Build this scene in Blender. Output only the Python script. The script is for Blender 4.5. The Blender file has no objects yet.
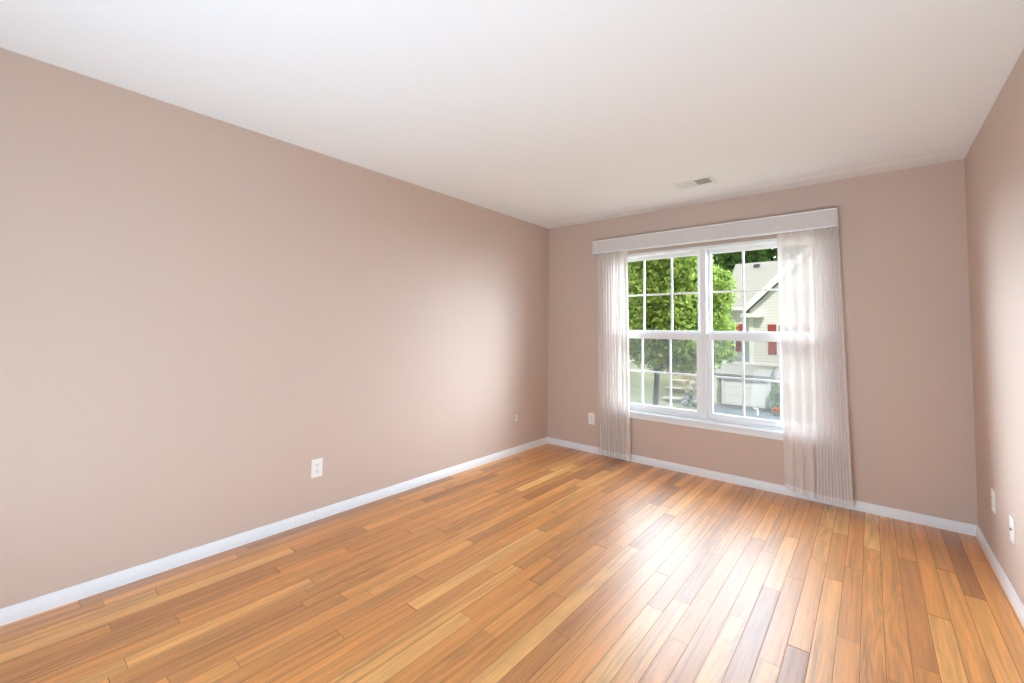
import bpy, bmesh, math, random
import numpy as np
from mathutils import Vector, Matrix

scene = bpy.context.scene
COL = scene.collection

# ------------------------------------------------------------------ camera
ROOM_W, ROOM_H, ROOM_BACK = 3.333, 2.44, -5.9
CAM = Vector((2.829, -4.051, 1.2645))
YAW, PITCH, ROLL, FPX = -0.6946, 0.0485, 0.0140, 429.6
fw = Vector((math.sin(YAW) * math.cos(PITCH), math.cos(YAW) * math.cos(PITCH), math.sin(PITCH)))
r0 = Vector((math.cos(YAW), -math.sin(YAW), 0))
u0 = r0.cross(fw)
r1 = r0 * math.cos(ROLL) + u0 * math.sin(ROLL)
u1 = -r0 * math.sin(ROLL) + u0 * math.cos(ROLL)
cam_data = bpy.data.cameras.new('camera')
cam_data.sensor_width = 36.0
cam_data.lens = FPX / 1024 * 36.0
cam_data.shift_y = -32.13 / 1024
cam_data.clip_start = 0.05
cam_data.clip_end = 500
cam = bpy.data.objects.new('camera', cam_data)
M = Matrix((r1, u1, -fw)).transposed().to_4x4()
M.translation = CAM
cam.matrix_world = M
COL.objects.link(cam)
scene.camera = cam

# ------------------------------------------------------------------ sky
world = bpy.data.worlds.new('sky')
scene.world = world
world.use_nodes = True
wn = world.node_tree
wn.nodes.clear()
w_out = wn.nodes.new('ShaderNodeOutputWorld')
w_bg = wn.nodes.new('ShaderNodeBackground')
w_tc = wn.nodes.new('ShaderNodeTexCoord')
w_sep = wn.nodes.new('ShaderNodeSeparateXYZ')


def w_step(sock, lo, hi, t0, t1):
    n = wn.nodes.new('ShaderNodeMapRange')
    n.interpolation_type = 'SMOOTHSTEP'
    n.inputs['From Min'].default_value, n.inputs['From Max'].default_value = lo, hi
    n.inputs['To Min'].default_value, n.inputs['To Max'].default_value = t0, t1
    wn.links.new(sock, n.inputs['Value'])
    return n.outputs['Result']


# hazy sky, brightest in a broad band low over the roofs on the window side
SKY_BASE, SKY_BAND = 0.70, 9.0
LOBE_R, LOBE_L = 31.0, 46.0  # bright side patches added to the sky to lift the side walls
wn.links.new(w_tc.outputs['Generated'], w_sep.inputs[0])
w_mul = wn.nodes.new('ShaderNodeMath'); w_mul.operation = 'MULTIPLY'
wn.links.new(w_step(w_sep.outputs['Y'], 0.02, 0.45, 0, 1), w_mul.inputs[0])
wn.links.new(w_step(w_sep.outputs['Z'], 0.66, 1.0, 1, 0), w_mul.inputs[1])
w_mad = wn.nodes.new('ShaderNodeMath'); w_mad.operation = 'MULTIPLY_ADD'
w_mad.inputs[1].default_value = SKY_BAND
w_mad.inputs[2].default_value = SKY_BASE
wn.links.new(w_mul.outputs[0], w_mad.inputs[0])


def w_lobe(direction, power, strength):
    """a soft bright patch added to the sky to light a side wall"""
    d = wn.nodes.new('ShaderNodeVectorMath'); d.operation = 'DOT_PRODUCT'
    d.inputs[1].default_value = Vector(direction).normalized()
    wn.links.new(w_tc.outputs['Generated'], d.inputs[0])
    sock = d.outputs['Value']
    for op, v in (('MAXIMUM', 0.0), ('POWER', power), ('MULTIPLY', strength)):
        n = wn.nodes.new('ShaderNodeMath'); n.operation = op
        n.inputs[1].default_value = v
        wn.links.new(sock, n.inputs[0])
        sock = n.outputs[0]
    return sock


w_sum = w_mad.outputs[0]
for sock in (w_lobe((0.80, 0.52, 0.26), 18, LOBE_R), w_lobe((-0.80, 0.50, 0.22), 20, LOBE_L)):
    n = wn.nodes.new('ShaderNodeMath')
    wn.links.new(w_sum, n.inputs[0]); wn.links.new(sock, n.inputs[1])
    w_sum = n.outputs[0]
wn.links.new(w_sum, w_bg.inputs['Strength'])
w_bg.inputs['Color'].default_value = (0.80, 0.975, 1.13, 1)
wn.links.new(w_bg.outputs[0], w_out.inputs['Surface'])

# ------------------------------------------------------------------ sun and added fill light
sun_d = bpy.data.lights.new('sun', 'SUN')
sun_d.energy = 3.6
sun_d.angle = math.radians(3)
sun_d.color = (1.0, 0.96, 0.88)
sun = bpy.data.objects.new('sun', sun_d)
sun.rotation_euler = Vector((-0.35, 0.62, -0.75)).to_track_quat('-Z', 'Y').to_euler()
COL.objects.link(sun)


def area(name, loc, direction, sx, sy, power, color):
    d = bpy.data.lights.new(name, 'AREA')
    d.shape = 'RECTANGLE'
    d.size, d.size_y = sx, sy
    d.energy = power
    d.color = color
    o = bpy.data.objects.new(name, d)
    o.location = loc
    o.rotation_euler = Vector(direction).to_track_quat('-Z', 'Y').to_euler()
    COL.objects.link(o)
    return o


area('added_fill_behind_camera', (2.0, -4.7, 0.22), (0, 1.6, 1), 1.7, 0.9, 82, (0.67, 0.955, 1.19))  # added fill light out of view, stands in for the room's own lighting

# ------------------------------------------------------------------ exposure
scene.view_settings.view_transform = 'Standard'
scene.view_settings.look = 'None'
scene.view_settings.exposure = 0.17
scene.view_settings.gamma = 1.0
scene.view_settings.use_curve_mapping = False
cy = scene.cycles
cy.max_bounces = 10
cy.diffuse_bounces = 6
cy.glossy_bounces = 4
cy.transparent_max_bounces = 24
cy.sample_clamp_indirect = 6
cy.caustics_reflective = False
cy.caustics_refractive = False


# ================================================================== materials
def new_mat(name):
    m = bpy.data.materials.new(name)
    m.use_nodes = True
    nt = m.node_tree
    return m, nt, nt.nodes['Principled BSDF'], nt.nodes['Material Output']


def simple(name, color, rough=0.5, noise=0.03, scale=8.0, bump=0.0, bscale=60.0, spec=0.5, metal=0.0):
    """a paint / plastic / cloth with a little procedural unevenness"""
    m, nt, p, out = new_mat(name)
    p.inputs['Roughness'].default_value = rough
    p.inputs['Specular IOR Level'].default_value = spec
    p.inputs['Metallic'].default_value = metal
    tc = nt.nodes.new('ShaderNodeTexCoord')
    n = nt.nodes.new('ShaderNodeTexNoise')
    n.inputs['Scale'].default_value = scale
    n.inputs['Detail'].default_value = 3
    nt.links.new(tc.outputs['Object'], n.inputs['Vector'])
    mx = nt.nodes.new('ShaderNodeMix'); mx.data_type = 'RGBA'
    c = Vector(color)
    mx.inputs['A'].default_value = (*(c * (1 - noise)), 1)
    mx.inputs['B'].default_value = (*[min(1, v) for v in (c * (1 + noise))], 1)
    nt.links.new(n.outputs['Fac'], mx.inputs['Factor'])
    nt.links.new(mx.outputs['Result'], p.inputs['Base Color'])
    if bump:
        b = nt.nodes.new('ShaderNodeBump')
        b.inputs['Strength'].default_value = bump
        b.inputs['Distance'].default_value = 0.002
        n2 = nt.nodes.new('ShaderNodeTexNoise')
        n2.inputs['Scale'].default_value = bscale
        n2.inputs['Detail'].default_value = 4
        nt.links.new(tc.outputs['Object'], n2.inputs['Vector'])
        nt.links.new(n2.outputs['Fac'], b.inputs['Height'])
        nt.links.new(b.outputs['Normal'], p.inputs['Normal'])
    return m


def math_node(nt, op, a=None, b=None, c=None):
    n = nt.nodes.new('ShaderNodeMath')
    n.operation = op
    for i, v in enumerate((a, b, c)):
        if v is None:
            continue
        if isinstance(v, (int, float)):
            n.inputs[i].default_value = v
        else:
            nt.links.new(v, n.inputs[i])
    return n.outputs[0]


def wood_floor():
    m, nt, p, out = new_mat('hardwood_planks')
    L = nt.links
    tc = nt.nodes.new('ShaderNodeTexCoord')
    sp = nt.nodes.new('ShaderNodeSeparateXYZ')
    L.new(tc.outputs['Object'], sp.inputs[0])
    X, Y = sp.outputs['X'], sp.outputs['Y']
    W = 0.0767
    u = math_node(nt, 'MULTIPLY', math_node(nt, 'SUBTRACT', X, 0.0124), 1 / W)
    colm = math_node(nt, 'FLOOR', u)
    fu = math_node(nt, 'FRACT', u)
    w1 = nt.nodes.new('ShaderNodeTexWhiteNoise'); w1.noise_dimensions = '1D'
    L.new(colm, w1.inputs['W'])
    s1 = nt.nodes.new('ShaderNodeSeparateColor'); L.new(w1.outputs['Color'], s1.inputs[0])
    ln = math_node(nt, 'MULTIPLY_ADD', s1.outputs[0], 0.50, 0.78)          # plank length of this strip
    yo = math_node(nt, 'MULTIPLY_ADD', s1.outputs[1], 7.0, 20.0)
    v = math_node(nt, 'DIVIDE', math_node(nt, 'ADD', Y, yo), ln)
    # uneven lengths: bend v a little
    vb = math_node(nt, 'ADD', v, math_node(nt, 'MULTIPLY', math_node(nt, 'SINE', math_node(nt, 'MULTIPLY', v, 2.3)), 0.28))
    row = math_node(nt, 'FLOOR', vb)
    fv = math_node(nt, 'FRACT', vb)
    cv = nt.nodes.new('ShaderNodeCombineXYZ')
    L.new(colm, cv.inputs[0]); L.new(row, cv.inputs[1])
    w2 = nt.nodes.new('ShaderNodeTexWhiteNoise'); w2.noise_dimensions = '2D'
    L.new(cv.outputs[0], w2.inputs['Vector'])
    s2 = nt.nodes.new('ShaderNodeSeparateColor'); L.new(w2.outputs['Color'], s2.inputs[0])
    # plank tone
    ramp = nt.nodes.new('ShaderNodeValToRGB')
    e = ramp.color_ramp.elements
    e[0].position, e[0].color = 0.0, (0.404, 0.156, 0.038, 1)
    e[1].position, e[1].color = 1.0, (0.900, 0.496, 0.153, 1)
    for pos, c in ((0.06, (0.514, 0.205, 0.048, 1)), (0.22, (0.670, 0.279, 0.063, 1)), (0.55, (0.724, 0.302, 0.066, 1)), (0.82, (0.816, 0.374, 0.092, 1))):
        el = e.new(pos); el.color = c
    L.new(s2.outputs[0], ramp.inputs[0])
    # grain coordinates, shifted for every plank
    gx = math_node(nt, 'MULTIPLY_ADD', s2.outputs[1], 37.0, X)
    gy = math_node(nt, 'MULTIPLY_ADD', s2.outputs[2], 53.0, Y)
    gv = nt.nodes.new('ShaderNodeCombineXYZ'); L.new(gx, gv.inputs[0]); L.new(gy, gv.inputs[1])

    def noise(sx, sy, detail, rough=0.6, dist=0.0):
        mp = nt.nodes.new('ShaderNodeMapping')
        mp.inputs['Scale'].default_value = (sx, sy, 1)
        L.new(gv.outputs[0], mp.inputs[0])
        n = nt.nodes.new('ShaderNodeTexNoise')
        n.inputs['Scale'].default_value = 1.0
        n.inputs['Detail'].default_value = detail
        n.inputs['Roughness'].default_value = rough
        n.inputs['Distortion'].default_value = dist
        L.new(mp.outputs[0], n.inputs['Vector'])
        return n.outputs['Fac']
    broad = noise(26, 1.3, 3)
    fine = noise(190, 4.5, 4, 0.7)
    fig = noise(9, 0.75, 1.5, 0.5, 0.6)
    rings = math_node(nt, 'SINE', math_node(nt, 'MULTIPLY', fig, 95.0))
    rings = math_node(nt, 'MULTIPLY_ADD', rings, 0.5, 0.5)
    k = math_node(nt, 'MULTIPLY_ADD', broad, 1.05, 0.44)
    k = math_node(nt, 'ADD', k, math_node(nt, 'MULTIPLY_ADD', fine, 0.85, -0.41))
    figamt = math_node(nt, 'MULTIPLY', math_node(nt, 'POWER', s2.outputs[1], 2.0), 0.26)
    k = math_node(nt, 'SUBTRACT', k, math_node(nt, 'MULTIPLY', rings, figamt))
    k = math_node(nt, 'ADD', k, 0.06)
    mul = nt.nodes.new('ShaderNodeVectorMath'); mul.operation = 'SCALE'
    L.new(ramp.outputs['Color'], mul.inputs[0]); L.new(k, mul.inputs['Scale'])
    streak = noise(48, 0.9, 2, 0.5, 0.3)
    st = nt.nodes.new('ShaderNodeMapRange'); st.interpolation_type = 'SMOOTHSTEP'
    st.inputs['From Min'].default_value = 0.52; st.inputs['From Max'].default_value = 0.72
    L.new(streak, st.inputs['Value'])
    dk = nt.nodes.new('ShaderNodeMix'); dk.data_type = 'RGBA'; dk.blend_type = 'MULTIPLY'
    L.new(math_node(nt, 'MULTIPLY', st.outputs['Result'], math_node(nt, 'MULTIPLY_ADD', s2.outputs[2], 0.75, 0.15)), dk.inputs['Factor'])
    L.new(mul.outputs[0], dk.inputs['A'])
    dk.inputs['B'].default_value = (0.66, 0.53, 0.45, 1)
    # seams
    du = math_node(nt, 'MULTIPLY', math_node(nt, 'MINIMUM', fu, math_node(nt, 'SUBTRACT', 1.0, fu)), W)
    dv = math_node(nt, 'MULTIPLY', math_node(nt, 'MINIMUM', fv, math_node(nt, 'SUBTRACT', 1.0, fv)), 0.8)
    dm = math_node(nt, 'MINIMUM', du, dv)
    mr = nt.nodes.new('ShaderNodeMapRange'); mr.interpolation_type = 'SMOOTHSTEP'
    mr.inputs['From Min'].default_value = 0.0005
    mr.inputs['From Max'].default_value = 0.0015
    L.new(dm, mr.inputs['Value'])
    seam = mr.outputs['Result']
    mix = nt.nodes.new('ShaderNodeMix'); mix.data_type = 'RGBA'
    mix.inputs['A'].default_value = (0.34, 0.16, 0.07, 1)
    L.new(seam, mix.inputs['Factor'])
    L.new(dk.outputs['Result'], mix.inputs['B'])
    L.new(mix.outputs['Result'], p.inputs['Base Color'])
    rr = math_node(nt, 'MULTIPLY_ADD', noise(5, 1.2, 2), 0.10, 0.42)
    L.new(rr, p.inputs['Roughness'])
    p.inputs['Specular IOR Level'].default_value = 0.5
    p.inputs['Coat IOR'].default_value = 1.72
    p.inputs['Coat Roughness'].default_value = 0.36
    L.new(math_node(nt, 'MULTIPLY', seam, 0.5), p.inputs['Specular IOR Level'])
    L.new(seam, p.inputs['Coat Weight'])
    mr2 = nt.nodes.new('ShaderNodeMapRange'); mr2.interpolation_type = 'SMOOTHSTEP'
    mr2.inputs['From Min'].default_value = 0.0
    mr2.inputs['From Max'].default_value = 0.004
    L.new(dm, mr2.inputs['Value'])
    h = math_node(nt, 'ADD', mr2.outputs['Result'], math_node(nt, 'MULTIPLY', noise(14, 1.1, 2), 0.5))
    b = nt.nodes.new('ShaderNodeBump')
    b.inputs['Strength'].default_value = 0.25
    b.inputs['Distance'].default_value = 0.0012
    L.new(h, b.inputs['Height'])
    L.new(b.outputs['Normal'], p.inputs['Normal'])
    L.new(b.outputs['Normal'], p.inputs['Coat Normal'])
    return m


def sheer(name, color, alpha, stripes=0.0):
    """thin voile: part open weave, part diffusing threads"""
    m, nt, p, out = new_mat(name)
    nt.nodes.remove(p)
    d = nt.nodes.new('ShaderNodeBsdfDiffuse'); d.inputs['Color'].default_value = (*color, 1)
    t = nt.nodes.new('ShaderNodeBsdfTranslucent'); t.inputs['Color'].default_value = (*color, 1)
    x = nt.nodes.new('ShaderNodeBsdfTransparent')
    m1 = nt.nodes.new('ShaderNodeMixShader'); m1.inputs[0].default_value = 0.13
    m2 = nt.nodes.new('ShaderNodeMixShader')
    tc = nt.nodes.new('ShaderNodeTexCoord')
    mp = nt.nodes.new('ShaderNodeMapping'); mp.inputs['Scale'].default_value = (400, 400, 6)
    n = nt.nodes.new('ShaderNodeTexNoise'); n.inputs['Scale'].default_value = 1
    nt.links.new(tc.outputs['Object'], mp.inputs[0]); nt.links.new(mp.outputs[0], n.inputs['Vector'])
    a = math_node(nt, 'MULTIPLY_ADD', n.outputs['Fac'], 0.10, alpha - 0.05)
    # at grazing angles more threads cross the line of sight
    lw = nt.nodes.new('ShaderNodeLayerWeight'); lw.inputs['Blend'].default_value = 0.35
    a = math_node(nt, 'MULTIPLY_ADD', lw.outputs['Facing'], 0.12, a)
    a = math_node(nt, 'MINIMUM', a, 0.97)
    nt.links.new(d.outputs[0], m1.inputs[1]); nt.links.new(t.outputs[0], m1.inputs[2])
    nt.links.new(a, m2.inputs[0])
    nt.links.new(x.outputs[0], m2.inputs[1]); nt.links.new(m1.outputs[0], m2.inputs[2])
    nt.links.new(m2.outputs[0], out.inputs['Surface'])
    return m


def glass_mat():
    m, nt, p, out = new_mat('window_glass')
    nt.nodes.remove(p)
    x = nt.nodes.new('ShaderNodeBsdfTransparent'); x.inputs['Color'].default_value = (0.994, 0.998, 0.996, 1)
    g = nt.nodes.new('ShaderNodeBsdfGlossy'); g.inputs['Roughness'].default_value = 0.02
    f = nt.nodes.new('ShaderNodeFresnel'); f.inputs['IOR'].default_value = 1.2
    mx = nt.nodes.new('ShaderNodeMixShader')
    geo = nt.nodes.new('ShaderNodeNewGeometry')        # thin glass: only the outer skin reflects
    front = math_node(nt, 'SUBTRACT', 1.0, geo.outputs['Backfacing'])
    nt.links.new(math_node(nt, 'MULTIPLY', f.outputs[0], front), mx.inputs[0])
    nt.links.new(x.outputs[0], mx.inputs[1]); nt.links.new(g.outputs[0], mx.inputs[2])
    nt.links.new(mx.outputs[0], out.inputs['Surface'])
    return m


def screen_mat():
    m, nt, p, out = new_mat('insect_screen_mesh')
    nt.nodes.remove(p)
    d = nt.nodes.new('ShaderNodeBsdfDiffuse'); d.inputs['Color'].default_value = (0.27, 0.275, 0.27, 1)
    t = nt.nodes.new('ShaderNodeBsdfTranslucent'); t.inputs['Color'].default_value = (0.27, 0.275, 0.27, 1)
    x = nt.nodes.new('ShaderNodeBsdfTransparent')
    tc = nt.nodes.new('ShaderNodeTexCoord')
    n = nt.nodes.new('ShaderNodeTexNoise'); n.inputs['Scale'].default_value = 9
    nt.links.new(tc.outputs['Object'], n.inputs['Vector'])
    m1 = nt.nodes.new('ShaderNodeMixShader'); m1.inputs[0].default_value = 0.05
    m2 = nt.nodes.new('ShaderNodeMixShader')
    nt.links.new(math_node(nt, 'MULTIPLY_ADD', n.outputs['Fac'], 0.08, SCREEN_A), m2.inputs[0])
    nt.links.new(d.outputs[0], m1.inputs[1]); nt.links.new(t.outputs[0], m1.inputs[2])
    nt.links.new(x.outputs[0], m2.inputs[1]); nt.links.new(m1.outputs[0], m2.inputs[2])
    nt.links.new(m2.outputs[0], out.inputs['Surface'])
    return m


SCREEN_A = 0.26


def leaf_mat(name, c_dark, c_light, scale=1.3, trans=0.4):
    m, nt, p, out = new_mat(name)
    nt.nodes.remove(p)
    tc = nt.nodes.new('ShaderNodeTexCoord')
    n = nt.nodes.new('ShaderNodeTexNoise'); n.inputs['Scale'].default_value = scale; n.inputs['Detail'].default_value = 6
    n.inputs['Roughness'].default_value = 0.75
    nt.links.new(tc.outputs['Object'], n.inputs['Vector'])
    r = nt.nodes.new('ShaderNodeValToRGB')
    r.color_ramp.elements[0].position = 0.36; r.color_ramp.elements[0].color = (*c_dark, 1)
    r.color_ramp.elements[1].position = 0.66; r.color_ramp.elements[1].color = (*c_light, 1)
    nt.links.new(n.outputs['Fac'], r.inputs[0])
    d = nt.nodes.new('ShaderNodeBsdfDiffuse'); t = nt.nodes.new('ShaderNodeBsdfTranslucent')
    nt.links.new(r.outputs[0], d.inputs['Color']); nt.links.new(r.outputs[0], t.inputs['Color'])
    mx = nt.nodes.new('ShaderNodeMixShader'); mx.inputs[0].default_value = trans
    nt.links.new(d.outputs[0], mx.inputs[1]); nt.links.new(t.outputs[0], mx.inputs[2])
    nt.links.new(mx.outputs[0], out.inputs['Surface'])
    return m


def lapped(name, color, pitch, dark, axis='Z', rough=0.6):
    """boards or shingle courses: a thin darker line at every lap"""
    m, nt, p, out = new_mat(name)
    p.inputs['Roughness'].default_value = rough
    tc = nt.nodes.new('ShaderNodeTexCoord')
    sp = nt.nodes.new('ShaderNodeSeparateXYZ'); nt.links.new(tc.outputs['Object'], sp.inputs[0])
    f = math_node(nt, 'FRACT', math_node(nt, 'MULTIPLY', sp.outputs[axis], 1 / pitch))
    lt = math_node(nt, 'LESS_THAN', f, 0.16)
    n = nt.nodes.new('ShaderNodeTexNoise'); n.inputs['Scale'].default_value = 3.5; n.inputs['Detail'].default_value = 8
    n.inputs['Roughness'].default_value = 0.8
    nt.links.new(tc.outputs['Object'], n.inputs['Vector'])
    mx = nt.nodes.new('ShaderNodeMix'); mx.data_type = 'RGBA'
    c = Vector(color)
    mx.inputs['A'].default_value = (*(c * 0.86), 1); mx.inputs['B'].default_value = (*[min(1, q) for q in c * 1.12], 1)
    nt.links.new(n.outputs['Fac'], mx.inputs['Factor'])
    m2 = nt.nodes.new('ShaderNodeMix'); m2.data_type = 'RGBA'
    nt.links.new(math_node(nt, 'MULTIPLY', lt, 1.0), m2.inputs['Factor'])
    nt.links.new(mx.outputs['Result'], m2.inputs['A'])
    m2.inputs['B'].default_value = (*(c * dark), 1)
    nt.links.new(m2.outputs['Result'], p.inputs['Base Color'])
    return m


MAT = {}
MAT['wall'] = simple('mauve_wall_paint', (0.615, 0.478, 0.402), 0.55, 0.012, 1.5, 0.05, 260, 0.3)
MAT['ceiling'] = simple('white_ceiling_paint', (0.895, 0.915, 0.93), 0.8, 0.01, 1.2, 0.05, 180, 0.2)
MAT['floor'] = wood_floor()
MAT['trim'] = simple('white_trim_gloss', (0.84, 0.86, 0.88), 0.3, 0.012, 6)
MAT['vinyl'] = simple('white_window_vinyl', (0.84, 0.84, 0.85), 0.35, 0.012, 6)
MAT['plate'] = simple('white_plastic', (0.88, 0.86, 0.83), 0.35, 0.015, 30)
MAT['painted_plate'] = simple('mauve_painted_plastic', (0.60, 0.47, 0.41), 0.5, 0.015, 30)
MAT['slot'] = simple('dark_socket_slot', (0.12, 0.10, 0.09), 0.6, 0.02, 30)
MAT['screw'] = simple('white_screw_head', (0.70, 0.68, 0.65), 0.3, 0.02, 30, metal=0.3)
MAT['brass'] = simple('jack_metal', (0.30, 0.27, 0.22), 0.3, 0.02, 30, metal=0.8)
MAT['glass'] = glass_mat()
MAT['screen'] = screen_mat()
MAT['sheer'] = sheer('white_sheer_voile', (0.86, 0.79, 0.75), 0.77)
MAT['hem'] = sheer('doubled_sheer_voile', (0.90, 0.88, 0.87), 0.86)
MAT['header'] = sheer('gathered_header_tape', (0.82, 0.74, 0.68), 0.85)
MAT['valance_fabric'] = simple('off_white_valance_cloth', (0.69, 0.65, 0.625), 0.8, 0.05, 14, 0.9, 22, 0.2)
MAT['vent'] = simple('white_vent_metal', (0.84, 0.84, 0.84), 0.4, 0.01, 10)
MAT['duct'] = simple('grey_duct', (0.42, 0.42, 0.42), 0.7, 0.02, 10)


# ================================================================== builders
def link(name, me, mat, parent=None, smooth=False):
    if mat is not None:
        me.materials.append(mat)
    if smooth:
        me.polygons.foreach_set('use_smooth', [True] * len(me.polygons))
    o = bpy.data.objects.new(name, me)
    COL.objects.link(o)
    if parent is not None:
        o.parent = parent
        o.matrix_parent_inverse = parent.matrix_world.inverted()
    return o


def empty(name, loc, label=None, cat=None, group=None, kind=None):
    o = bpy.data.objects.new(name, None)
    o.empty_display_size = 0.1
    o.location = loc
    COL.objects.link(o)
    o.matrix_world = Matrix.Translation(loc)
    tag(o, label, cat, group, kind)
    return o


def tag(o, label=None, cat=None, group=None, kind=None):
    for k, v in (('label', label), ('category', cat), ('group', group), ('kind', kind)):
        if v:
            o[k] = v
    return o


def solid(o):
    o['kind'] = 'structure'
    return o


class MB:
    def __init__(self):
        self.bm = bmesh.new()

    def box(self, x0, x1, y0, y1, z0, z1, bev=0.0):
        bm = self.bm
        vs = [bm.verts.new(p) for p in ((x0, y0, z0), (x1, y0, z0), (x1, y1, z0), (x0, y1, z0), (x0, y0, z1), (x1, y0, z1), (x1, y1, z1), (x0, y1, z1))]
        fs = [bm.faces.new([vs[i] for i in q]) for q in ((3, 2, 1, 0), (4, 5, 6, 7), (0, 1, 5, 4), (1, 2, 6, 5), (2, 3, 7, 6), (3, 0, 4, 7))]
        if bev:
            es = {e for f in fs for e in f.edges}
            bmesh.ops.bevel(bm, geom=list(es), offset=bev, segments=2, profile=0.6, affect='EDGES')
        return self

    def hexa(self, pts):
        """eight corners, bottom four then top four, each counter-clockwise from above"""
        bm = self.bm
        vs = [bm.verts.new(p) for p in pts]
        for q in ((3, 2, 1, 0), (4, 5, 6, 7), (0, 1, 5, 4), (1, 2, 6, 5), (2, 3, 7, 6), (3, 0, 4, 7)):
            bm.faces.new([vs[i] for i in q])
        return self

    def prism(self, pts, d):
        """polygon pts extruded by vector d"""
        bm = self.bm
        d = Vector(d)
        a = [bm.verts.new(p) for p in pts]
        b = [bm.verts.new(Vector(p) + d) for p in pts]
        n = len(a)
        bm.faces.new(a[::-1]); bm.faces.new(b)
        for i in range(n):
            bm.faces.new((a[i], a[(i + 1) % n], b[(i + 1) % n], b[i]))
        return self

    def loft(self, rings, caps=True):
        bm = self.bm
        vr = [[bm.verts.new(p) for p in r] for r in rings]
        n = len(vr[0])
        for a, b in zip(vr, vr[1:]):
            for i in range(n):
                bm.faces.new((a[i], a[(i + 1) % n], b[(i + 1) % n], b[i]))
        if caps:
            bm.faces.new(vr[0][::-1]); bm.faces.new(vr[-1])
        return self

    def tube(self, path, radii, seg=8):
        path = [Vector(p) for p in path]
        rings = []
        ref = Vector((0.13, 0.97, 0.2))
        for i, p in enumerate(path):
            t = (path[min(i + 1, len(path) - 1)] - path[max(i - 1, 0)]).normalized()
            a = t.cross(ref).normalized()
            b = t.cross(a)
            r = radii[i] if not isinstance(radii, (int, float)) else radii
            rings.append([p + a * r * math.cos(k * 2 * math.pi / seg) + b * r * math.sin(k * 2 * math.pi / seg) for k in range(seg)])
        return self.loft(rings)

    def disc(self, c, axis, r, h, seg=16):
        c, axis = Vector(c), Vector(axis).normalized()
        return self.tube([c, c + axis * h], [r, r], seg)

    def mesh(self, name='m'):
        bmesh.ops.recalc_face_normals(self.bm, faces=self.bm.faces[:])
        me = bpy.data.meshes.new(name)
        self.bm.to_mesh(me)
        self.bm.free()
        return me

    def build(self, name, mat, parent=None, smooth=False):
        return link(name, self.mesh(name), mat, parent, smooth)


# ================================================================== room shell
W, H, RB = ROOM_W, ROOM_H, ROOM_BACK
TH = 0.16
OX0, OX1, OZ0, OZ1 = 0.774, 2.584, 0.462, 2.046      # window opening
solid(MB().box(-TH, W + TH, RB - TH, TH, -0.12, 0.0).build('floor', MAT['floor']))
# ceiling, with the taped board joint that runs along the window wall
prof = [(RB, 0), (-0.42, 0), (-0.30, 0.0), (-0.235, 0.0035), (-0.205, 0.004), (-0.17, -0.0015), (-0.12, -0.003), (-0.05, -0.001), (0.0, 0.0)]
me = MB()
pts = [(0, y, H + dz) for y, dz in prof] + [(0, 0, H + 0.12), (0, RB, H + 0.12)]
me.prism(pts, (W, 0, 0))
solid(me.build('ceiling', MAT['ceiling']))
solid(MB().box(-TH, 0, RB - TH, TH, 0, H + 0.12).build('wall_left', MAT['wall']))
solid(MB().box(W, W + TH, RB - TH, TH, 0, H + 0.12).build('wall_right', MAT['wall']))
solid(MB().box(0, W, RB - TH, RB, 0, H + 0.12).build('wall_rear', MAT['wall']))
wb = MB()
# one wall mesh with a real opening
for (x0, x1, z0, z1) in ((0, OX0, 0, H + 0.12), (OX1, W, 0, H + 0.12), (OX0, OX1, 0, OZ0), (OX0, OX1, OZ1, H + 0.12)):
    wb.box(x0, x1, 0, TH, z0, z1)
solid(wb.build('wall_back', MAT['wall']))

# baseboards: moulded profile (depth, height), mitred in the corners
BP = [(0, 0), (0.0135, 0), (0.0135, 0.030), (0.0130, 0.034), (0.0115, 0.040), (0.0115, 0.044), (0.0095, 0.050), (0.0075, 0.056), (0.0070, 0.060), (0.0050, 0.065), (0.0025, 0.0665), (0, 0.0665)]


def baseboard(name, a, b, n, m0, m1):
    a, b, n = Vector(a), Vector(b), Vector(n)
    t = (b - a).normalized()
    r = []
    for q, s, m in ((a, 1, m0), (b, -1, m1)):
        r.append([q + n * (d + 0.0002) + t * s * d * m + Vector((0, 0, h)) for d, h in BP])
    o = MB().loft(r).build(name, MAT['trim'])
    return solid(o)


baseboard('baseboard_left', (0, RB, 0), (0, 0, 0), (1, 0, 0), 1, 1)
baseboard('baseboard_back', (0, 0, 0), (W, 0, 0), (0, -1, 0), 1, 1)
baseboard('baseboard_right', (W, RB, 0), (W, 0, 0), (-1, 0, 0), 1, 1)

# ================================================================== window
win = empty('window_1', ((OX0 + OX1) / 2, 0.08, OZ0), kind='structure')
GX = ((0.808, 1.654), (1.704, 2.550))                # sash openings of the two units
f = MB()
f.box(OX0, GX[0][0], -0.004, 0.14, OZ0, OZ1)
f.box(GX[1][1], OX1, -0.004, 0.14, OZ0, OZ1)
f.box(GX[0][0], GX[1][1], -0.004, 0.14, 2.022, OZ1)
f.box(GX[0][0], GX[1][1], 0.035, 0.14, OZ0, 0.502)
f.build('window_frame', MAT['vinyl'], win)
mu = MB()
mu.box(1.654, 1.704, 0.022, 0.138, 0.502, 2.022, 0.003)
mu.build('mullion', MAT['vinyl'], win)


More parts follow.
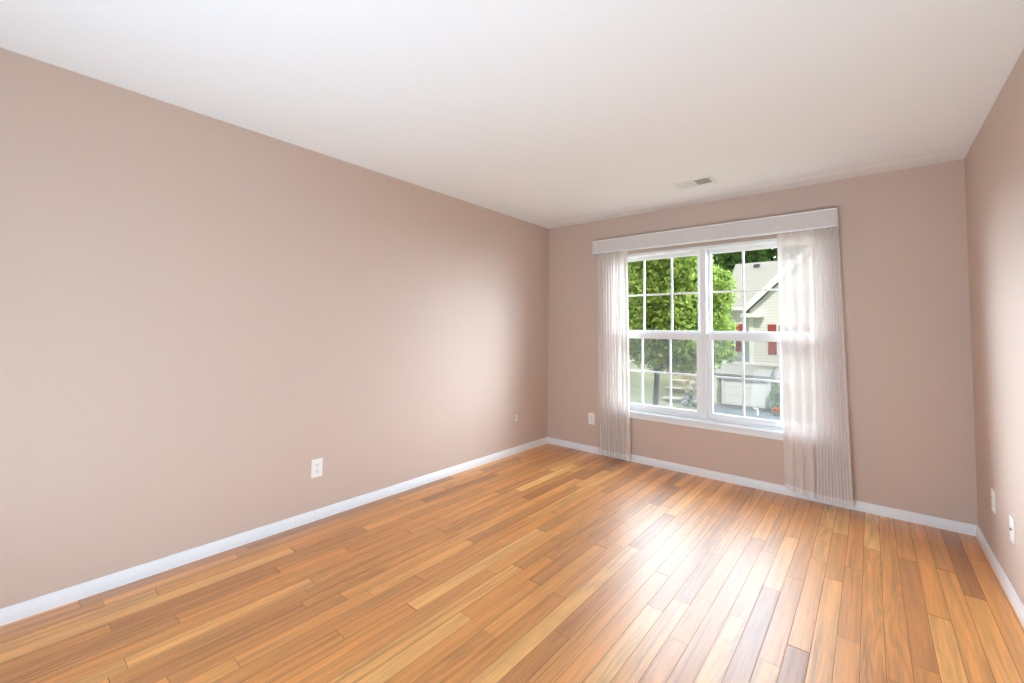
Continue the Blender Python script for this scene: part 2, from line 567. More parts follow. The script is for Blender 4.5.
def sash(parent, name, x0, x1, z0, z1, y0, y1, st, rt, rb, sl=None):
    sl = sl or st
    s = MB()
    s.box(x0, x0 + sl, y0, y1, z0, z1, 0.003)
    s.box(x1 - st, x1, y0, y1, z0, z1, 0.003)
    s.box(x0 + sl - 0.002, x1 - st + 0.002, y0 + 0.001, y1 - 0.001, z1 - rt, z1, 0.003)
    s.box(x0 + sl - 0.002, x1 - st + 0.002, y0 + 0.001, y1 - 0.001, z0, z0 + rb, 0.003)
    o = s.build(name, MAT['vinyl'], parent)
    gx0, gx1, gz0, gz1 = x0 + sl, x1 - st, z0 + rb, z1 - rt
    ym = (y0 + y1) / 2
    MB().box(gx0 - 0.004, gx1 + 0.004, ym - 0.002, ym + 0.002, gz0 - 0.004, gz1 + 0.004).build('pane', MAT['glass'], o)
    g = MB()
    w = 0.0085
    for k in (1, 2):
        x = x0 + st + (x1 - x0 - 2 * st) * (0.3193 if k == 1 else 0.6807)
        g.box(x - w, x + w, ym - 0.009, ym + 0.009, gz0 - 0.002, gz1 + 0.002, 0.002)
    z = (gz0 + gz1) / 2
    g.box(gx0 - 0.002, gx1 + 0.002, ym - 0.0085, ym + 0.0085, z - w, z + w, 0.002)
    g.build('muntin_grid', MAT['vinyl'], o)
    return o


for x0, x1 in GX:
    sash(win, 'upper_sash', x0 + 0.001, x1 - 0.001, 1.238, 2.022, 0.088, 0.124, 0.041, 0.036, 0.046, 0.024 if x0 > 1.6 else 0.041)
    sash(win, 'lower_sash', x0 + 0.001, x1 - 0.001, 0.503, 1.262, 0.044, 0.080, 0.041, 0.062, 0.052)
    sc = MB()
    for a in ((x0, x0 + 0.018, 0.503, 1.24), (x1 - 0.018, x1, 0.503, 1.24), (x0 + .018, x1 - .018, 0.503, 0.521), (x0 + .018, x1 - .018, 1.222, 1.24)):
        sc.box(a[0], a[1], 0.1265, 0.137, a[2], a[3])
    so = sc.build('insect_screen', MAT['vinyl'], win)
    v = [(x0 + 0.016, 0.132, 0.519), (x1 - 0.016, 0.132, 0.519), (x1 - 0.016, 0.132, 1.224), (x0 + 0.016, 0.132, 1.224)]
    mm = bpy.data.meshes.new('screen_mesh'); mm.from_pydata(v, [], [(0, 1, 2, 3)])
    link('screen_mesh', mm, MAT['screen'], so)

# stool and apron below the window
ap = MB()
ap.box(OX0 - 0.035, OX1 + 0.035, -0.034, -0.0002, 0.462, 0.486, 0.006)
ap.box(OX0, OX1, -0.004, 0.036, 0.464, 0.486)
ap.box(OX0 - 0.02, OX1 + 0.02, -0.014, -0.0002, 0.420, 0.4615, 0.003)
solid(ap.build('trim_1', MAT['trim']))

# ================================================================== valance
VX0, VX1, VZ0, VZ1, VY = 0.618, 2.664, 2.066, 2.205, -0.105
val = empty('window_valance', ((VX0 + VX1) / 2, 0, VZ0), 'long off-white cloth-faced valance box above the window', 'valance')
fb = MB()
fb.box(VX0 + 0.006, VX1 - 0.006, VY, VY + 0.012, VZ0 + 0.006, VZ1 - 0.006)
fb.build('fabric_insert', MAT['valance_fabric'], val)
rl = MB()
rl.box(VX0, VX1, VY - 0.005, VY + 0.014, VZ0, VZ0 + 0.010, 0.003)
rl.build('bottom_rail', MAT['trim'], val)
rl = MB()
rl.box(VX0, VX1, VY - 0.005, VY + 0.014, VZ1 - 0.009, VZ1, 0.003)
rl.build('top_rail', MAT['trim'], val)
for x0, x1 in ((VX0, VX0 + 0.005), (VX1 - 0.005, VX1)):
    MB().box(x0, x1, VY + 0.0145, -0.0005, VZ0, VZ1, 0.0015).build('end_return', MAT['trim'], val)
MB().box(VX0 + 0.006, VX1 - 0.006, VY + 0.0145, -0.0005, VZ1 - 0.012, VZ1 - 0.004).build('dust_board', MAT['trim'], val)
MB().box(VX0 + 0.02, VX1 - 0.02, -0.082, -0.046, VZ0 + 0.006, VZ0 + 0.030, 0.003).build('curtain_track', MAT['vinyl'], val)
for x in (0.75, 1.64, 2.53):
    MB().box(x - 0.02, x + 0.02, -0.070, -0.058, VZ0 + 0.030, VZ1 - 0.012).build('track_bracket', MAT['vinyl'], val)


# ================================================================== curtains
def curtain(name, label, top, bottom, fold, seed, z_hem):
    """top / bottom: functions s -> (x, y) along the cloth; fold: s -> (phase, amplitude)"""
    rnd = random.Random(seed)
    zt = VZ0 - 0.003
    ns, nz = 420, 46
    root = empty(name, (0.5 * (top(0)[0] + top(1)[0]), -0.064, 0.03), label, 'curtain', 'sheer curtains at the window')

    def P(s, t):
        xt, yt = top(s); xb, yb = bottom(s)
        e = t ** 0.9
        x = xt + (xb - xt) * e
        y = yt + (yb - yt) * e
        ph, am, am0 = fold(s)
        k = min(1.0, t / 0.10)
        a = am0 * (1 - k) + am * k * (0.85 + 0.3 * t)
        wob = 0.07 * math.sin(3.1 * t + 9 * s + seed)
        y += a * math.sin(ph + wob * t)
        x += 0.45 * a * math.cos(ph * 1.0 + 0.8 + wob)
        return x, y

    def zh(s):
        return z_hem(s)

    def strip(pname, t0, t1, rows, mat, off=0.0):
        vs, fs = [], []
        for j in range(rows + 1):
            t = t0 + (t1 - t0) * j / rows
            for i in range(ns + 1):
                s = i / ns
                x, y = P(s, t)
                z = zt + (zh(s) - zt) * t
                vs.append((x, y + off, z))
        for j in range(rows):
            for i in range(ns):
                a = j * (ns + 1) + i
                fs.append((a, a + 1, a + ns + 2, a + ns + 1))
        m = bpy.data.meshes.new(pname)
        m.from_pydata(vs, [], fs)
        return link(pname, m, mat, root, True)

    strip('fabric_panel', 0.022, 0.978, nz, MAT['sheer'])
    strip('hem', 0.978, 1.0, 2, MAT['hem'])
    strip('header_tape', 0.0, 0.022, 2, MAT['header'])
    n = 12
    for k in range(n):
        s = (k + 0.5) / n
        x, y = P(s, 0.006)
        hk = MB().tube([(x, y, zt - 0.014), (x, y, zt + 0.001), (x, -0.064, VZ0 + 0.0065)], 0.003, 6)
        hk.build('curtain_hook', MAT['plate'], root)
    return root


def lerp(a, b, s):
    return a + (b - a) * s


def piece(pts):
    def g(s):
        for (s0, v0), (s1, v1) in zip(pts, pts[1:]):
            if s <= s1:
                q = (s - s0) / (s1 - s0)
                return v0 + (v1 - v0) * q
        return pts[-1][1]
    return g


# right curtain: broad loose folds over the glass, tight pleats over the wall, end turned back to the wall
txr = piece([(0, 2.268), (0.30, 2.50), (0.95, 2.662), (1, 2.655)])
bxr = piece([(0, 2.292), (0.30, 2.50), (0.94, 2.712), (1, 2.70)])
phr = piece([(0, 0.6), (0.30, 3.2 * 2 * math.pi), (1, 15.3 * 2 * math.pi)])
amr = piece([(0, 0.010), (0.15, 0.014), (0.32, 0.016), (1, 0.018)])
yr = piece([(0, -0.064), (0.93, -0.064), (1, -0.045)])
ybr = piece([(0, -0.045), (0.25, -0.085), (0.93, -0.09), (1, -0.04)])
zr = piece([(0, 0.058), (0.10, 0.048), (0.3, 0.042), (1, 0.040)])
curtain('sheer_curtain', 'wider white sheer curtain, right of the window, gathered against the wall', lambda s: (txr(s), yr(s)), lambda s: (bxr(s), ybr(s)),
        lambda s: (phr(s), amr(s), 0.006), 1.3, zr)
txl = piece([(0, 0.656), (0.06, 0.650), (0.85, 0.955), (1, 0.990)])
bxl = piece([(0, 0.702), (0.06, 0.698), (0.85, 0.985), (1, 1.030)])
phl = piece([(0, 0.4), (0.8, 10 * 2 * math.pi), (1, 11.2 * 2 * math.pi)])
aml = piece([(0, 0.016), (0.8, 0.017), (1, 0.010)])
yl = piece([(0, -0.045), (0.07, -0.064), (1, -0.064)])
ybl = piece([(0, -0.045), (0.07, -0.09), (1, -0.075)])
curtain('sheer_curtain', 'narrow white sheer curtain, left of the window, beside the wall outlet', lambda s: (txl(s), yl(s)), lambda s: (bxl(s), ybl(s)),
        lambda s: (phl(s), aml(s), 0.006), 4.1, lambda s: 0.034)


# ================================================================== wall plates
def plate_frame(loc, n):
    """matrix whose X runs along the wall, Y up, Z out of the wall"""
    n = Vector(n)
    up = Vector((0, 0, 1))
    x = up.cross(n)
    m = Matrix((x, up, n)).transposed().to_4x4()
    m.translation = Vector(loc) + n * 0.0002
    return m


def xf(mb, m):
    bmesh.ops.transform(mb.bm, matrix=m, verts=mb.bm.verts[:])
    return mb


def rounded(mb, cx, cy_, w, h, r, z0, z1, inset=0.0):
    def ring(z, ins):
        out = []
        for qx, qy, a0 in ((1, 1, 0), (-1, 1, 90), (-1, -1, 180), (1, -1, 270)):
            for k in range(5):
                a = math.radians(a0 + k * 22.5)
                out.append((cx + qx * (w / 2 - r) + (r - ins) * math.cos(a), cy_ + qy * (h / 2 - r) + (r - ins) * math.sin(a), z))
        return out
    mb.loft([ring(z0, 0), ring(z0 + (z1 - z0) * 0.55, 0), ring(z1, inset)])
    return mb


def outlet(name, label, loc, n, pm, cat='outlet', size=(0.074, 0.118)):
    m = plate_frame(loc, n)
    root = empty(name, Vector(loc), label, cat)
    xf(rounded(MB(), 0, 0, size[0], size[1], 0.006, 0, 0.0055, 0.0025), m).build('cover_plate', pm, root)
    for s in (1, -1):
        r = MB()
        rounded(r, 0, 0.0195 * s, 0.033, 0.028, 0.0125, 0.0045, 0.0085, 0.0012)
        ro = xf(r, m).build('receptacle', MAT['plate'], root)
        for dx, w, h in ((-0.0065, 0.0026, 0.0085), (0.0065, 0.0026, 0.0072)):
            xf(MB().box(dx - w / 2, dx + w / 2, 0.0195 * s + 0.003 - h / 2, 0.0195 * s + 0.003 + h / 2, 0.0083, 0.0089), m).build('slot', MAT['slot'], ro)
        xf(MB().disc((0, 0.0195 * s - 0.0075, 0.0083), (0, 0, 1), 0.0026, 0.0006, 10), m).build('ground_hole', MAT['slot'], ro)
    xf(MB().disc((0, 0, 0.0053), (0, 0, 1), 0.0032, 0.0010, 12), m).build('screw', MAT['screw'], root)
    return root


outlet('wall_outlet', 'white duplex outlet low on the long left wall, nearest the camera', (0, -2.648, 0.338), (1, 0, 0), MAT['plate'])
outlet('wall_outlet', 'outlet with wall-coloured plate and white sockets near the far left corner', (0, -0.566, 0.360), (1, 0, 0), MAT['painted_plate'])
outlet('wall_outlet', 'white duplex outlet on the window wall just left of the narrow curtain', (0.563, 0, 0.350), (0, -1, 0), MAT['plate'])
outlet('wall_outlet', 'white duplex outlet on the right wall, closer to the window wall', (W, -0.508, 0.367), (-1, 0, 0), MAT['plate'])
m = plate_frame((W, -0.915, 0.352), (-1, 0, 0))
cp = empty('cable_plate', (W, -0.915, 0.352), 'white cable plate with one dark jack on the right wall', 'wall plate')
xf(rounded(MB(), 0, 0, 0.074, 0.118, 0.006, 0, 0.0055, 0.0025), m).build('cover_plate', MAT['plate'], cp)
xf(MB().disc((0, 0, 0.0050), (0, 0, 1), 0.0075, 0.0030, 6), m).build('jack_nut', MAT['brass'], cp)
xf(MB().disc((0, 0, 0.0078), (0, 0, 1), 0.0046, 0.0040, 14), m).build('jack', MAT['brass'], cp)
for s in (1, -1):
    xf(MB().disc((0, 0.041 * s, 0.0053), (0, 0, 1), 0.0032, 0.0010, 12), m).build('screw', MAT['screw'], cp)

# ================================================================== ceiling register
VXA, VXB, VYA, VYB = 1.652, 1.942, -0.690, -0.510
vent = empty('ceiling_vent', ((VXA + VXB) / 2, (VYA + VYB) / 2, H), 'white two-bank air register set in the ceiling', 'ceiling vent')
fr = MB()
bw = 0.026
zc = H - 0.0002
for a in ((VXA, VXB, VYA, VYA + bw), (VXA, VXB, VYB - bw, VYB), (VXA, VXA + bw, VYA + bw, VYB - bw), (VXB - bw, VXB, VYA + bw, VYB - bw)):
    fr.box(a[0], a[1], a[2], a[3], zc - 0.007, zc, 0.002)
xm = (VXA + VXB) / 2
fr.box(xm - 0.008, xm + 0.008, VYA + bw, VYB - bw, zc - 0.006, zc, 0.001)
fr.build('register_frame', MAT['vent'], vent)
MB().box(VXA + bw, VXB - bw, VYA + bw, VYB - bw, zc - 0.0012, zc - 0.0002).build('duct_opening', MAT['duct'], vent)
for x0, x1, tilt in ((VXA + bw, xm - 0.008, 1), (xm + 0.008, VXB - bw, -1)):
    g = MB()
    n = 11
    for k in range(n):
        x = x0 + (k + 0.5) * (x1 - x0) / n
        dx = 0.0036
        g.hexa([(x - dx * tilt - .0006, VYA + bw, zc - 0.007), (x - dx * tilt + .0006, VYA + bw, zc - 0.007), (x - dx * tilt + .0006, VYB - bw, zc - 0.007), (x - dx * tilt - .0006, VYB - bw, zc - 0.007),
                (x + dx * tilt - .0006, VYA + bw, zc - 0.0014), (x + dx * tilt + .0006, VYA + bw, zc - 0.0014), (x + dx * tilt + .0006, VYB - bw, zc - 0.0014), (x + dx * tilt - .0006, VYB - bw, zc - 0.0014)])
    g.build('louvre_bank', MAT['vent'], vent)


# ================================================================== outdoors
def E(X, D, Z=0.0):
    """a point outside: X, Z as slopes from the camera's own position, D metres away along the room's length"""
    return Vector((CAM.x + X * D, CAM.y + D, CAM.z + Z * D))


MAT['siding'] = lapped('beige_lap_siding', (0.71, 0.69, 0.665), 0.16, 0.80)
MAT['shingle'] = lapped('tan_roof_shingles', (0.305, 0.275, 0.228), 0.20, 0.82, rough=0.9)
MAT['white_ext'] = simple('white_outdoor_trim', (0.78, 0.78, 0.77), 0.5, 0.02, 2)
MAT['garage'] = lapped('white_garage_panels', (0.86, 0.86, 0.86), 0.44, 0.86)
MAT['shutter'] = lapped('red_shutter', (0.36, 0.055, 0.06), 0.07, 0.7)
MAT['darkglass'] = simple('dark_house_window', (0.10, 0.11, 0.12), 0.1, 0.05, 2)
MAT['stone_wall'] = simple('grey_stone_veneer', (0.22, 0.20, 0.18), 0.9, 0.5, 5)
MAT['asphalt'] = simple('dark_asphalt', (0.085, 0.087, 0.09), 0.9, 0.35, 9)
MAT['grass'] = simple('lawn_grass', (0.21, 0.19, 0.075), 0.95, 0.45, 2.2)
MAT['slab'] = simple('pale_stone_slab', (0.44, 0.37, 0.27), 0.9, 0.15, 5)
MAT['rock'] = simple('grey_rock', (0.42, 0.385, 0.33), 0.9, 0.45, 6)
MAT['bark'] = simple('grey_bark', (0.10, 0.085, 0.07), 0.9, 0.4, 7)
MAT['leaf'] = leaf_mat('bright_maple_leaves', (0.12, 0.21, 0.035), (0.47, 0.55, 0.15), 1.9)
MAT['leaf_dark'] = leaf_mat('dark_woodland_leaves', (0.030, 0.075, 0.018), (0.14, 0.24, 0.055), 0.8)
MAT['leaf_mid'] = leaf_mat('woodland_leaves', (0.06, 0.13, 0.025), (0.24, 0.36, 0.08), 0.9)
MAT['leaf_pale'] = leaf_mat('pale_shrub_leaves', (0.14, 0.20, 0.05), (0.40, 0.46, 0.16), 2.5)
MAT['petal'] = leaf_mat('orange_petals', (0.55, 0.13, 0.05), (0.75, 0.32, 0.16), 6)

GZ = -2.72
# ground: lawn level by the house, a bank rising on the left
vs, fs = [], []
xs = np.linspace(-60, 40, 81); ys = np.linspace(0.4, 90, 72)


def ground_z(x, y):
    b = max(0.0, min(1.0, (-3.2 - x) / 2.5)) * max(0.0, min(1.0, (y - 19.0) / 9.0))
    far = max(0.0, (y - 40) / 50)
    return GZ + 1.0 * (b * b * (3 - 2 * b)) + 2.5 * far


for yv in ys:
    for xv in xs:
        vs.append((float(xv), float(yv), ground_z(xv, yv)))
nx = len(xs)
for j in range(len(ys) - 1):
    for i in range(nx - 1):
        a = j * nx + i
        fs.append((a, a + 1, a + nx + 1, a + nx))
me = bpy.data.meshes.new('ground'); me.from_pydata(vs, [], fs)
solid(link('ground', me, MAT['grass'], None, True))
solid(MB().box(-4.05, 6, 13, 22.3, GZ + 0.002, GZ + 0.03).build('driveway', MAT['asphalt']))

# ---------------------------------------------------------------- neighbouring house
hs = empty('neighbour_house', (0, 26, GZ), 'beige sided house with a tan shingle roof and white garage door', 'house')
D0, D1, D2 = 28.0, 30.0, 34.0        # front gable wall, main wall, ridge
xl = CAM.x - 7.35
# main block
main = MB()
main.box(xl + 0.25, CAM.x + 4, CAM.y + D1, CAM.y + 38, GZ, CAM.z + 1.55)
main.prism([(xl + 0.25, CAM.y + D1 + 0.1, CAM.z + 1.5), (xl + 0.25, CAM.y + D2, CAM.z + 4.66), (xl + 0.25, CAM.y + 37.9, CAM.z + 1.5)], (0.15, 0, 0))
main.build('wall', MAT['siding'], hs)
e0 = Vector((xl, CAM.y + D1 - 0.5, CAM.z + 1.46)); rg = Vector((xl, CAM.y + D2, CAM.z + 4.84)); e1 = Vector((xl, CAM.y + 38.5, CAM.z + 1.46))
up = Vector((0, 0, 0.16))
main_r = MB()
main_r.prism([e0, rg, e1, e1 + up, rg + up, e0 + up], (12, 0, 0))
rf = main_r.build('roof', MAT['shingle'], hs)
pv = E(-0.1765, 33.5, 0.1415)
MB().box(pv.x - 0.19, pv.x + 0.19, pv.y - 0.15, pv.y + 0.15, pv.z - 0.12, pv.z + 0.06, 0.02).build('roof_vent', MAT['darkglass'], rf)
g = MB()
g.box(xl, CAM.x + 4, CAM.y + D1 - 0.62, CAM.y + D1 - 0.5, CAM.z + 1.44, CAM.z + 1.62)
g.build('gutter', MAT['white_ext'], hs)
# front gable wing
wx0 = CAM.x - 5.35; wx1 = CAM.x + 1.35; wz = CAM.z + 1.35
wm = (wx0 + wx1) / 2
yw = CAM.y + D0
wing = MB()
wing.prism([(wx0, yw, GZ), (wx1, yw, GZ), (wx1, yw, wz), (wm, yw, wz + (wm - wx0)), (wx0, yw, wz)], (0, 5.5, 0))
wing.build('wing_wall', MAT['siding'], hs)
ov = 0.28
a = Vector((wx0 - ov, yw - 0.45, wz + 0.10 - ov)); b = Vector((wm, yw - 0.45, wz + 0.10 + (wm - wx0))); c = Vector((wx1 + ov, yw - 0.45, wz + 0.10 - ov))
t = Vector((0, 0, 0.24))
MB().prism([a, b, c, c + t, b + t, a + t], (0, 6.6, 0)).build('wing_roof', MAT['shingle'], hs)
tz = Vector((0, 0, 0.46)); dz = Vector((0, -0.06, -0.09))
MB().prism([a + dz, b + dz, c + dz, c + dz + tz, b + dz + tz, a + dz + tz], (0, 0.058, 0)).build('rake_board', MAT['white_ext'], hs)
# second, smaller frieze board under the overhang
q = Vector((0, 0, -0.30))
a2 = Vector((wx0, yw - 0.05, wz)); b2 = Vector((wm, yw - 0.05, wz + (wm - wx0))); c2 = Vector((wx1, yw - 0.05, wz))
MB().prism([a2 + q, b2 + q, c2 + q, c2, b2, a2], (0, 0.048, 0)).build('frieze_board', MAT['white_ext'], hs)
MB().box(wx0 - ov - 0.1, wx0 + 0.75, yw - 0.50, yw + 0.1, wz - 0.42, wz - 0.20).build('eave_return', MAT['white_ext'], hs)
MB().box(wx0 - 0.03, wx0 + 0.18, yw - 0.04, yw + 0.2, GZ, wz - 0.42).build('corner_board', MAT['white_ext'], hs)


def house_window(x0, x1, y, z0, z1):
    fz = MB()
    s = 0.09
    fz.box(x0, x0 + s, y - 0.06, y, z0, z1); fz.box(x1 - s, x1, y - 0.06, y, z0, z1)
    fz.box(x0 + s, x1 - s, y - 0.06, y, z0, z0 + s); fz.box(x0 + s, x1 - s, y - 0.06, y, z1 - s, z1)
    zm = (z0 + z1) / 2
    fz.box(x0 + s, x1 - s, y - 0.05, y, zm - 0.04, zm + 0.04)
    fo = fz.build('house_window', MAT['white_ext'], hs)
    MB().box(x0 + s, x1 - s, y - 0.03, y - 0.01, z0 + s, z1 - s).build('house_pane', MAT['darkglass'], fo)


def shutter(x0, x1, y, z0, z1):
    s = MB()
    s.box(x0, x1, y - 0.05, y - 0.005, z0, z1, 0.01)
    s.box(x0 + 0.05, x1 - 0.05, y - 0.062, y - 0.045, z0 + 0.06, (z0 + z1) / 2 - 0.04)
    s.box(x0 + 0.05, x1 - 0.05, y - 0.062, y - 0.045, (z0 + z1) / 2 + 0.04, z1 - 0.06)
    s.build('shutter', MAT['shutter'], hs)


zt_, zb_ = CAM.z + 0.019 * D0, CAM.z - 0.041 * D0
sx = CAM.x - 0.151 * D0
shutter(sx - 0.21, sx + 0.21, yw, zb_, zt_)
house_window(sx + 0.22, sx + 1.30, yw, zb_ - 0.03, zt_ + 0.03)
shutter(sx + 1.31, sx + 1.73, yw, zb_, zt_)
mx_ = CAM.x - 0.2105 * D1
house_window(mx_ - 1.3, mx_ - 0.22, CAM.y + D1, zb_ - 0.03, zt_ + 0.1)
shutter(mx_ - 0.21, mx_ + 0.21, CAM.y + D1, zb_, zt_ + 0.05)
# garage with its low roof
DG = 26.5
yg = CAM.y + DG
gx0, gx1 = CAM.x - 0.252 * DG, CAM.x - 0.1565 * DG
gzt = CAM.z - 0.094 * DG
MB().box(gx0, gx1, yg + 0.02, CAM.y + 29.8, GZ, gzt + 0.28).build('garage_wall', MAT['stone_wall'], hs)
MB().box(gx0 + 0.30, gx1 - 0.22, yg - 0.05, yg + 0.015, GZ + 0.01, gzt, 0.01).build('garage_door', MAT['garage'], hs)
for x0, x1 in ((gx0 + 0.16, gx0 + 0.29), (gx1 - 0.21, gx1 + 0.02)):
    MB().box(x0, x1, yg - 0.08, yg + 0.015, GZ, gzt + 0.25).build('garage_trim', MAT['white_ext'], hs)
MB().box(gx0 + 0.16, gx1 + 0.02, yg - 0.085, yg + 0.015, gzt + 0.005, gzt + 0.13).build('door_header', MAT['stone_wall'], hs)
z_hi = CAM.z - 0.064 * 27.9
MB().hexa([(gx0 - 0.15, yg - 0.35, gzt + 0.14), (gx1 + 0.05, yg - 0.35, gzt + 0.14), (gx1 + 0.05, yw - 0.06, z_hi - 0.1), (gx0 - 0.15, yw - 0.06, z_hi - 0.1),
           (gx0 - 0.15, yg - 0.35, gzt + 0.24), (gx1 + 0.05, yg - 0.35, gzt + 0.24), (gx1 + 0.05, yw - 0.06, z_hi), (gx0 - 0.15, yw - 0.06, z_hi)]).build('garage_roof', MAT['shingle'], hs)
MB().box(CAM.x - 0.222 * D0, CAM.x - 0.11 * D0, yw - 0.10, yw - 0.05, z_hi - 0.02, z_hi + 0.14).build('band_board', MAT['white_ext'], hs)
px = CAM.x - 0.2585 * DG
MB().box(px - 0.08, px + 0.08, yg - 0.25, yg - 0.09, GZ, gzt + 0.14).build('porch_post', MAT['white_ext'], hs)


# ---------------------------------------------------------------- plants
def leaves(name, blobs, n, size, mat, parent, seed, inner=0.35):
    rs = np.random.RandomState(seed)
    vol = np.array([b[1][0] * b[1][1] * b[1][2] for b in blobs]) ** 0.67
    pick = rs.choice(len(blobs), n, p=vol / vol.sum())
    C = np.array([b[0] for b in blobs])[pick]; R = np.array([b[1] for b in blobs])[pick]
    d = rs.normal(size=(n, 3)); d /= np.linalg.norm(d, axis=1)[:, None]
    rad = 1 - inner * rs.rand(n) ** 1.5
    rad *= 1 + 0.10 * rs.normal(size=n)
    P = C + d * R * rad[:, None]
    nrm = d * 0.6 + rs.normal(size=(n, 3)) * 0.6 + np.array([0, -0.1, 0.35])
    nrm /= np.linalg.norm(nrm, axis=1)[:, None]
    a = np.cross(nrm, rs.normal(size=(n, 3))); a /= np.linalg.norm(a, axis=1)[:, None]
    b = np.cross(nrm, a)
    s = size * (0.6 + 0.8 * rs.rand(n))[:, None]
    V = np.stack([P - a * s, P + b * s * 0.62 + nrm * s * 0.15, P + a * s, P - b * s * 0.62 + nrm * s * 0.15], axis=1).reshape(-1, 3)
    m = bpy.data.meshes.new(name)
    m.vertices.add(4 * n); m.vertices.foreach_set('co', V.ravel())
    m.loops.add(4 * n); m.loops.foreach_set('vertex_index', np.arange(4 * n))
    m.polygons.add(n); m.polygons.foreach_set('loop_start', np.arange(n) * 4); m.polygons.foreach_set('loop_total', np.full(n, 4))
    m.update()
    return link(name, m, mat, parent)


def tree(name, label, base, h_trunk, r_trunk, blobs, n, size, mat, seed, group=None):
    base = Vector(base)
    root = empty(name, base, label, 'tree', group)
    rnd = random.Random(seed)
    tb = MB()
    top = base + Vector((rnd.uniform(-.2, .2), rnd.uniform(-.2, .2), h_trunk))
    mid = base.lerp(top, 0.5) + Vector((rnd.uniform(-.08, .08), 0, 0))
    tb.tube([base + Vector((0, 0, -0.25)), base + Vector((0, 0, 0.15)), mid, top], [r_trunk * 1.5, r_trunk * 1.1, r_trunk * 0.85, r_trunk * 0.6], 10)
    for c, r in blobs:
        c = Vector(c)
        st = base.lerp(top, rnd.uniform(0.55, 0.98))
        md = st.lerp(c, 0.5) + Vector((0, 0, rnd.uniform(-.2, .1) * r[2]))
        tb.tube([st, md, c], [r_trunk * 0.42, r_trunk * 0.28, r_trunk * 0.10], 6)
    tb.build('trunk', MAT['bark'], root, True)
    leaves('foliage', blobs, n, size, mat, root, seed)
    return root


def crown(cx, cy_, cz, rx, ry, rz, n, seed, br=(0.35, 0.6)):
    """lobes packed over an ellipsoid"""
    rnd = random.Random(seed)
    out = [((cx, cy_, cz), (rx * 0.72, ry * 0.72, rz * 0.72))]
    ga = math.pi * (3 - 5 ** 0.5)
    for k in range(n):
        zz = 1 - 2 * (k + 0.5) / n
        rr = math.sqrt(1 - zz * zz)
        th = k * ga + rnd.uniform(-.4, .4)
        q = rnd.uniform(0.62, 0.80)
        s = rnd.uniform(*br)
        out.append(((cx + rx * rr * math.cos(th) * q, cy_ + ry * rr * math.sin(th) * q, cz + rz * zz * q), (rx * s, ry * s, rz * s * 0.8)))
    return out


# the bright tree in the middle of the view
DT = 20.5
tp = E(-0.390, DT)
gz = ground_z(tp.x, tp.y)
cc = E(-0.345, DT, 0.085)
tree('leafy_tree', 'bright green leafy tree outside, filling the left half of the window', (tp.x, tp.y, gz), 3.6, 0.15,
     crown(cc.x - 0.3, cc.y, cc.z, 2.7, 2.6, 3.75, 30, 5, (0.26, 0.42)) + [
         (tuple(E(X, D, Z)), (r, r, r * 0.8)) for X, D, Z, r in ((-0.258, 20.3, -0.035, 0.80), (-0.250, 20.6, 0.008, 0.75), (-0.282, 20.0, -0.055, 0.75), (-0.315, 20.2, -0.062, 0.75),
                                                                 (-0.350, 20.0, -0.060, 0.70), (-0.420, 20.2, -0.045, 0.80), (-0.452, 20.4, -0.030, 0.80), (-0.385, 19.8, -0.050, 0.65))], 31000, 0.10, MAT['leaf'], 11)
c2 = E(-0.52, 24, 0.07)
tree('leafy_tree', 'green tree glimpsed behind the narrow curtain, at the left edge of the window', (c2.x, c2.y, ground_z(c2.x, c2.y)), 3.5, 0.15,
     crown(c2.x, c2.y, c2.z, 2.9, 2.6, 3.9, 20, 8, (0.32, 0.46)), 8000, 0.17, MAT['leaf_mid'], 12)
# woodland behind
wood = [(X, 42.0, Z, kd) for X, Z, kd in ((-0.66, 0.12, 'mid'), (-0.545, 0.13, 'dark'), (-0.43, 0.14, 'mid'), (-0.315, 0.13, 'dark'), (-0.20, 0.14, 'dark'), (-0.085, 0.15, 'mid'))]
wood += [(X, 49.0, Z, kd) for X, Z, kd in ((-0.615, 0.13, 'dark'), (-0.49, 0.14, 'mid'), (-0.375, 0.14, 'dark'), (-0.258, 0.15, 'dark'), (-0.145, 0.16, 'dark'), (-0.03, 0.15, 'dark'))]
for k, (X, D, Z, kd) in enumerate(wood):
    c = E(X, D, Z)
    g0 = ground_z(c.x, c.y)
    tree('woodland_tree', 'dense woodland tree standing in the two rows behind the house', (c.x, c.y, g0), max(2.0, c.z - g0 - 1), 0.22,
         crown(c.x, c.y, c.z - 1.0, 2.15, 2.15, 6.2, 14, 20 + k, (0.30, 0.42)), 4200, 0.27, MAT['leaf_mid' if kd == 'mid' else 'leaf_dark'], 40 + k, 'trees in the rows behind the house')


def shrub(name, label, c, r, n, size, mat, seed, cat='shrub', group=None):
    c = Vector(c)
    root = empty(name, c, label, cat, group)
    st = MB()
    rnd = random.Random(seed)
    for k in range(5):
        a = rnd.uniform(0, 6.3)
        st.tube([c + Vector((0.03 * math.cos(a), 0.03 * math.sin(a), -0.05)), c + Vector((r[0] * .4 * math.cos(a), r[1] * .4 * math.sin(a), r[2] * 1.1))], [0.02, 0.008], 5)
    st.build('stems', MAT['bark'], root)
    leaves('foliage', crown(c.x, c.y, c.z + r[2], r[0], r[1], r[2], 8, seed, (0.35, 0.5)), n, size, mat, root, seed)
    return root


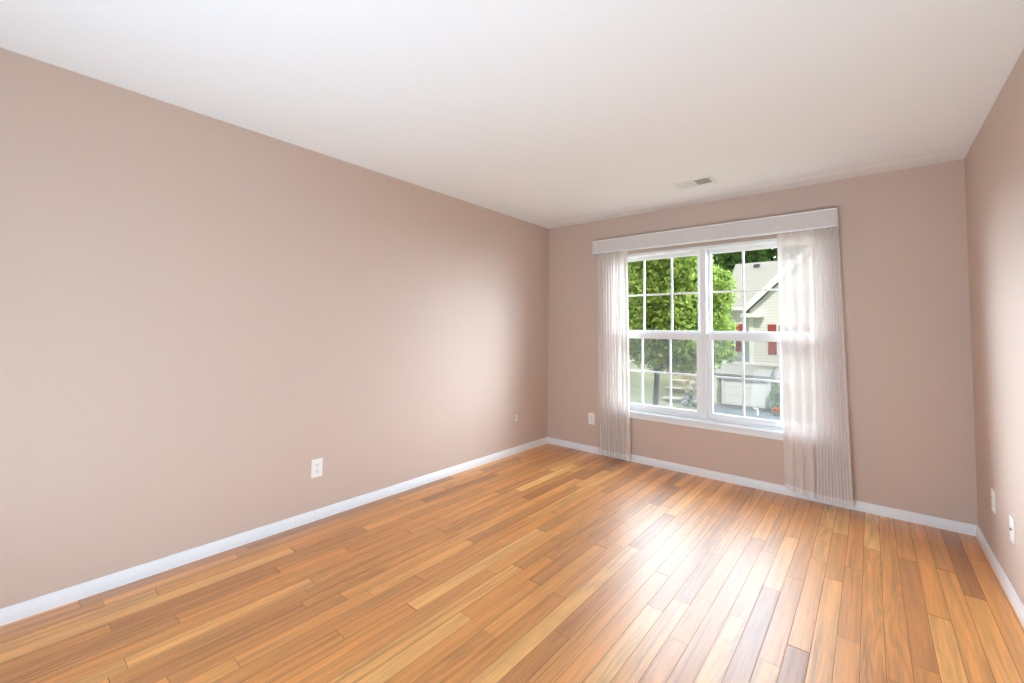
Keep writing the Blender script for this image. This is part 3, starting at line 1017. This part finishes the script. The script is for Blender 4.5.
p = E(-0.1440, 25.5); shrub('garden_shrub', 'pale yellow-green shrub beside the right edge of the garage', (p.x + .12, p.y, GZ), (0.42, 0.4, 0.95), 900, 0.085, MAT['leaf_pale'], 61)
p = E(-0.1445, 24.3); fl = shrub('flower_clump', 'orange flower clump at the edge of the driveway by the garage', (p.x, p.y, GZ + 0.02), (0.24, 0.2, 0.17), 160, 0.05, MAT['leaf_pale'], 62, 'flowers')
leaves('blossoms', [((p.x, p.y - 0.05, GZ + 0.30), (0.22, 0.18, 0.14))], 130, 0.055, MAT['petal'], fl, 63, 0.5)


# stone steps up the bank and the rocks beside them
def slab(label, X, D, w, d, h, dz, seed):
    rnd = random.Random(seed)
    c = E(X, D)
    z = ground_z(c.x, c.y) + dz
    n = 12
    r = []
    for zz, s in ((-0.12, 1.0), (h - 0.03, 1.0), (h, 0.95)):
        rnd2 = random.Random(seed)
        r.append([(c.x + s * w / 2 * max(-1, min(1, 1.25 * math.cos(k * 2 * math.pi / n))) * rnd2.uniform(.92, 1.05), c.y + s * d / 2 * max(-1, min(1, 1.25 * math.sin(k * 2 * math.pi / n))) * rnd2.uniform(.92, 1.05), z + zz) for k in range(n)])
    o = MB().loft(r).build('step_slab', MAT['slab'])
    tag(o, label, 'garden step', 'stone steps on the bank')
    o_loc = Vector((c.x, c.y, z))
    for v in o.data.vertices:
        v.co -= o_loc
    o.location = o_loc
    return o


slab('lowest and widest pale stone step on the bank outside', -0.350, 25.0, 1.05, 0.95, 0.14, 0.0, 71)
slab('second pale stone step from the bottom on the bank outside', -0.346, 27.0, 0.95, 0.85, 0.14, 0.03, 72)
slab('third pale stone step from the bottom on the bank outside', -0.334, 28.8, 0.95, 0.85, 0.14, 0.05, 73)
slab('topmost pale stone step on the bank, nearest the mullion', -0.314, 30.6, 0.95, 0.8, 0.14, 0.06, 74)


def rock(c, r, seed):
    rnd = random.Random(seed)
    bm = bmesh.new()
    bmesh.ops.create_icosphere(bm, subdivisions=2, radius=1)
    q = [Vector((rnd.uniform(-1, 1), rnd.uniform(-1, 1), rnd.uniform(-.6, 1))).normalized() for _ in range(7)]
    for v in bm.verts:
        k = min([1.0] + [0.74 / max(1e-3, v.co.dot(n)) for n in q if v.co.dot(n) > 0.74]) * rnd.uniform(0.96, 1.05)   # chipped flat faces
        v.co = Vector((v.co.x * r[0] * k, v.co.y * r[1] * k, v.co.z * r[2] * k))
    m = bpy.data.meshes.new('boulder'); bm.to_mesh(m); bm.free()
    o = link('boulder', m, MAT['rock'])
    o.location = c
    return tag(o, 'grey boulder in the heap of rocks beside the pale stone steps', 'rock', 'grey rocks beside the stone steps')


rnd = random.Random(9)
for k, (X, D) in enumerate(((-0.322, 24.2), (-0.301, 24.4), (-0.319, 25.2), (-0.301, 25.3), (-0.314, 26.2), (-0.296, 26.3), (-0.312, 27.2), (-0.295, 27.3), (-0.306, 28.3))):
    c = E(X, D)
    rock((c.x, c.y, ground_z(c.x, c.y) + 0.14), (rnd.uniform(.19, .22), rnd.uniform(.28, .37), rnd.uniform(.17, .27)), 80 + k)

# small white bent pipe on the driveway and a white stone
p = E(-0.1785, 23.9)
pt = MB()
pt.tube([(p.x, p.y, GZ + 0.025), (p.x, p.y, GZ + 0.24), (p.x - 0.02, p.y, GZ + 0.29), (p.x - 0.08, p.y, GZ + 0.32), (p.x - 0.20, p.y, GZ + 0.325)], 0.05, 10)
tag(pt.build('vent_pipe', MAT['white_ext']), 'small white bent pipe standing on the dark driveway', 'pipe')
